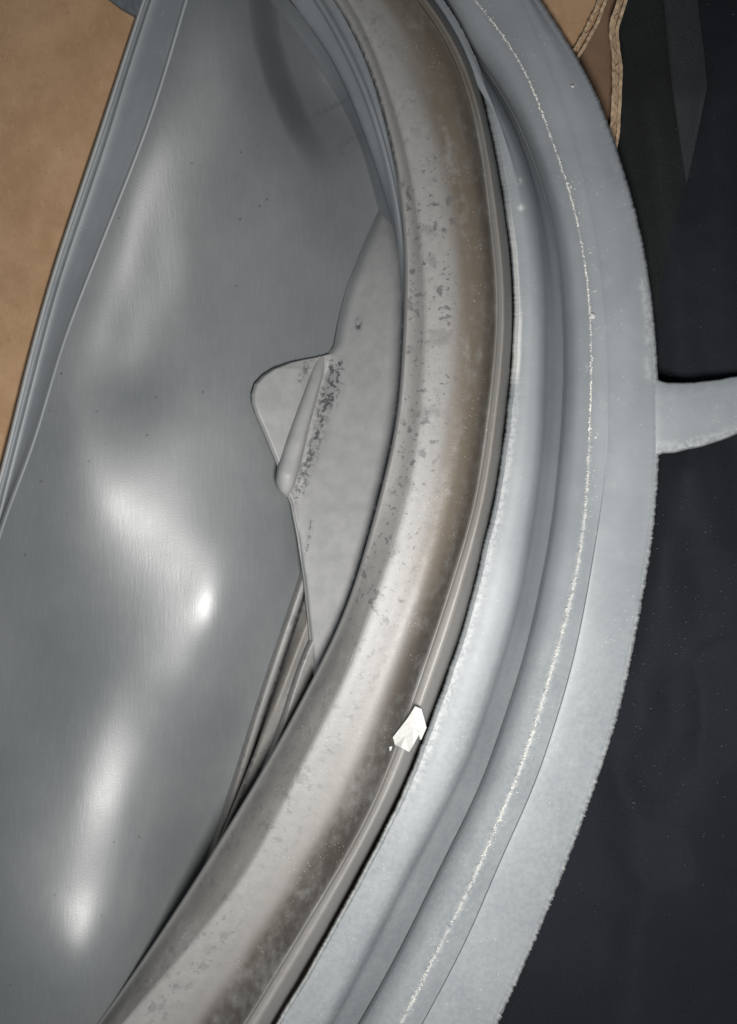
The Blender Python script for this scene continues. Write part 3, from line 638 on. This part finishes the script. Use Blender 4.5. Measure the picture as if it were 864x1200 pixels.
Z = Z - 1.6 * np.exp(-(d / 12)**2) * sstep(415, 440, Y)             # hollow in which the rib sits
edge = np.minimum((X - l), 60)
Z = Z - free * 1.3 * np.exp(-(edge / 2.2)**2)
top = PA(X, Y, Z)
skirt = [PA(l[0] - 1.0, ysS, Z[0] - 0.7), PA(l[0] - 0.6, ysS, Z[0] - 1.5), PA(l[0] + 2.0, ysS, Z[0] - 1.9), PA(l[0] + 14, ysS, Z[0] - 2.1)]
allv = np.concatenate([np.array(skirt)[::-1], top], 0)
k = allv.shape[0]
PXs = np.concatenate([np.broadcast_to(l[0], (4, nt)), X], 0); PYs = np.concatenate([np.broadcast_to(ysS, (4, nt)), Y], 0)
r1, t1 = seg_dist(PXs, PYs, [(390,428),(381,465),(372,510),(358,550),(349,582)])
r2, t2 = seg_dist(PXs, PYs, [(398,428),(394,448),(388,470)])
r4, _ = seg_dist(PXs, PYs, [(363,422),(358,434),(352,445)])
r5, _ = seg_dist(PXs, PYs, [(365,612),(362,630),(359,648)])
r6, _ = seg_dist(PXs, PYs, [(421,376),(420,383)])
mould = np.clip(1.0 * np.exp(-(r1 / 7)**2) + 1.0 * np.exp(-(r2 / 7)**2) + 0.9 * np.exp(-(r4 / 4)**2) + 0.8 * np.exp(-(r5 / 2.6)**2), 0, 1)
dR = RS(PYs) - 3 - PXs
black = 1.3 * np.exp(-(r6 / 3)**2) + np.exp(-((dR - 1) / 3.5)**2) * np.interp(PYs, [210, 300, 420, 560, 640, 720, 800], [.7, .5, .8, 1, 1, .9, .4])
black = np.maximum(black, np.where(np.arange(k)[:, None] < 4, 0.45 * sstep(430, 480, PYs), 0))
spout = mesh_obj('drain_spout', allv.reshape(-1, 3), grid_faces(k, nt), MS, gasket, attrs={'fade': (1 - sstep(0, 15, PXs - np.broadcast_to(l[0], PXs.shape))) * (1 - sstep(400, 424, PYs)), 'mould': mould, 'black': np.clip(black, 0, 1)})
# rib: a tapering rounded bar lying on the spout
axis = np.array([(377,418),(372,436),(364,462),(355,490),(346,520),(339,545),(335,562),(335,574),(337,582)], float)
L = np.r_[0, np.cumsum(np.hypot(*np.diff(axis, axis=0).T))]; n = 60
t = np.linspace(0, L[-1], n); ax = spline(L, axis[:, 0])(t); ay = spline(L, axis[:, 1])(t)
wd = np.interp(t / L[-1], [0, .12, .5, .78, .9, .96, 1], [4, 7, 10.5, 13, 11.5, 7.5, 0.8])
tx = np.gradient(ax); ty = np.gradient(ay); ll = np.hypot(tx, ty); nx, ny = -ty / ll, tx / ll
zb = spout_z(ax, ay) - 0.4; hh = np.interp(t / L[-1], [0, .2, .6, .85, .97, 1], [0.4, 2.6, 4.4, 4.6, 2.6, 0.3])
V = []
for a in np.linspace(-0.25, math.pi + 0.25, 19):
    c = math.copysign(abs(math.cos(a))**0.8, math.cos(a)); s = math.sin(a)
    V.append(PA(ax + nx * wd * c, ay + ny * wd * c, zb + hh * (s if s < 0 else s**0.8)))
V = np.array(V)
mesh_obj('rib', V.reshape(-1, 3), grid_faces(19, n, True), MS, spout, attrs={'mould': np.zeros((19, n)), 'black': np.zeros((19, n))})
# far lug that shows past the top left of the bellows
slab('mounting_tab', [(92,-90),(122,-6),(140,7),(163,19),(170,-4),(200,-90)], 23.0, 2.6, mat_plain('blue_grey_rubber', (0.12, 0.135, 0.15), 0.55), gasket)

# ------------------------------------------------------------------ crumbs, lint, scrap
def blob(verts, faces, c, r, squash=0.7):
    t = (1 + 5**.5) / 2
    base = [(-1,t,0),(1,t,0),(-1,-t,0),(1,-t,0),(0,-1,t),(0,1,t),(0,-1,-t),(0,1,-t),(t,0,-1),(t,0,1),(-t,0,-1),(-t,0,1)]
    fs = [(0,11,5),(0,5,1),(0,1,7),(0,7,10),(0,10,11),(1,5,9),(5,11,4),(11,10,2),(10,7,6),(7,1,8),(3,9,4),(3,4,2),(3,2,6),(3,6,8),(3,8,9),(4,9,5),(2,4,11),(6,2,10),(8,6,7),(9,8,1)]
    b = len(verts); ex = random.uniform(.7, 1.5); a = random.uniform(0, 6.28)
    for (x, y, z) in base:
        q = r / 1.9 * random.uniform(.65, 1.3); x *= q * ex; y *= q / ex; z *= q * squash
        verts.append((c[0] + x * math.cos(a) - y * math.sin(a), c[1] + x * math.sin(a) + y * math.cos(a), c[2] + z))
    for f in fs: faces.append(tuple(b + i for i in f))
def ring_pt(rf, th, dr, z):
    r = float(rf(np.array([th]))[0]) + dr; a = math.radians(th); return P(OX + r * math.cos(a), OY + r * math.sin(a), z)
def crumbs(name, t0, t1, n, wid, rmin, rmax, mat, label, z=22.9, skip=0.35):
    vs, fs = [], []
    for i in range(n):
        th = random.uniform(t0, t1)
        if mnoise.noise((th * 2.2, 4.4, 0)) < -skip: continue
        dr = random.gauss(0, wid) ; 
        if random.random() < 0.06: dr += random.uniform(0, 9)
        blob(vs, fs, ring_pt(E1, th, dr + 1.2 * mnoise.noise((th * 3, 0, 0)), z - 0.02 * max(0, dr)), random.uniform(rmin, rmax) * (1 if random.random() > .05 else 1.8) * MM)
    o = mesh_obj(name, vs, fs, mat, smooth=False)
    return tag(o, label, 'crumbs', kind='stuff')
tA, tB, tC = th_at(-20, E1), th_at(520, E1), th_at(1215, E1)
crumbs('white_crumbs', tA, tB, 900, 0.5, 0.06, 0.19, MCR, 'thin line of white crumbs along the moulded edge of the flange, upper part')
crumbs('cream_crumbs', tB - 1, tC, 1700, 1.1, 0.06, 0.19, MCR2, 'broken line of cream crumbs along the moulded edge of the flange, lower part', skip=0.25)
def crumb(px, py, z, r, label):
    vs, fs = [], []; blob(vs, fs, (0, 0, 0), r * MM)
    o = mesh_obj('crumb', vs, fs, MW, smooth=False); o.location = P(px, py, z)
    return tag(o, label, 'crumb')
crumb(695, 371, 23.2, 0.75, 'small white crumb stuck beside the white crumb line halfway down the flange')
crumb(459.5, 878.5, 30.5, 0.75, 'round white crumb lying on the stained lip just below the white scrap')
crumb(671, 101, 23.0, 0.35, 'tiny white crumb alone on the upper flange near the cardboard')
# lint on the cloth
vs, fs = [], []
for i in range(150):
    x = random.uniform(740, 880); y = random.choice((random.uniform(0, 1180), random.uniform(560, 860), random.uniform(700, 1000)))
    zz = float(cloth_z(x, y)) + 1.6
    blob(vs, fs, P(x, y, zz), random.uniform(0.05, 0.11) * MM)
tag(mesh_obj('lint', vs, fs, mat_plain('grey_lint', (0.15, 0.155, 0.17), 0.9), smooth=False), 'fine pale lint specks scattered over the dark cloth', 'lint', kind='stuff')
# white paper scrap: a folded chip
so = [(486.5,828),(494,831),(497,841),(500,853),(496,862),(494,867),(492,859),(484,873),(479,881),(470,876),(463,873),(460.5,864),(470,852),(479,840)]
sz = [35.0,35.2,34.6,34.0,33.0,33.2,34.6,34.8,34.4,33.4,31.6,31.2,32.6,34.0]
bm = bmesh.new(); vs = [bm.verts.new(P(x, y, z)) for (x, y), z in zip(so, sz)]
cv = bm.verts.new(P(485, 853, 34.5)); cv2 = bm.verts.new(P(475, 863, 33.2))
n = len(vs)
for i in range(n):
    j = (i + 1) % n
    c_ = cv if i < 7 or i >= 12 else cv2
    bm.faces.new((vs[i], vs[j], c_))
bm.faces.new((vs[7], cv2, cv)); bm.faces.new((vs[12], cv, cv2))
bmesh.ops.recalc_face_normals(bm, faces=bm.faces)
me = bpy.data.meshes.new('paper_scrap'); bm.to_mesh(me); bm.free(); me.materials.append(MW)
sc = link(bpy.data.objects.new('paper_scrap', me)); mo = sc.modifiers.new('thick', 'SOLIDIFY'); mo.thickness = 0.0004
tag(sc, 'small torn white paper scrap stuck on the stained lip of the gasket', 'paper scrap')
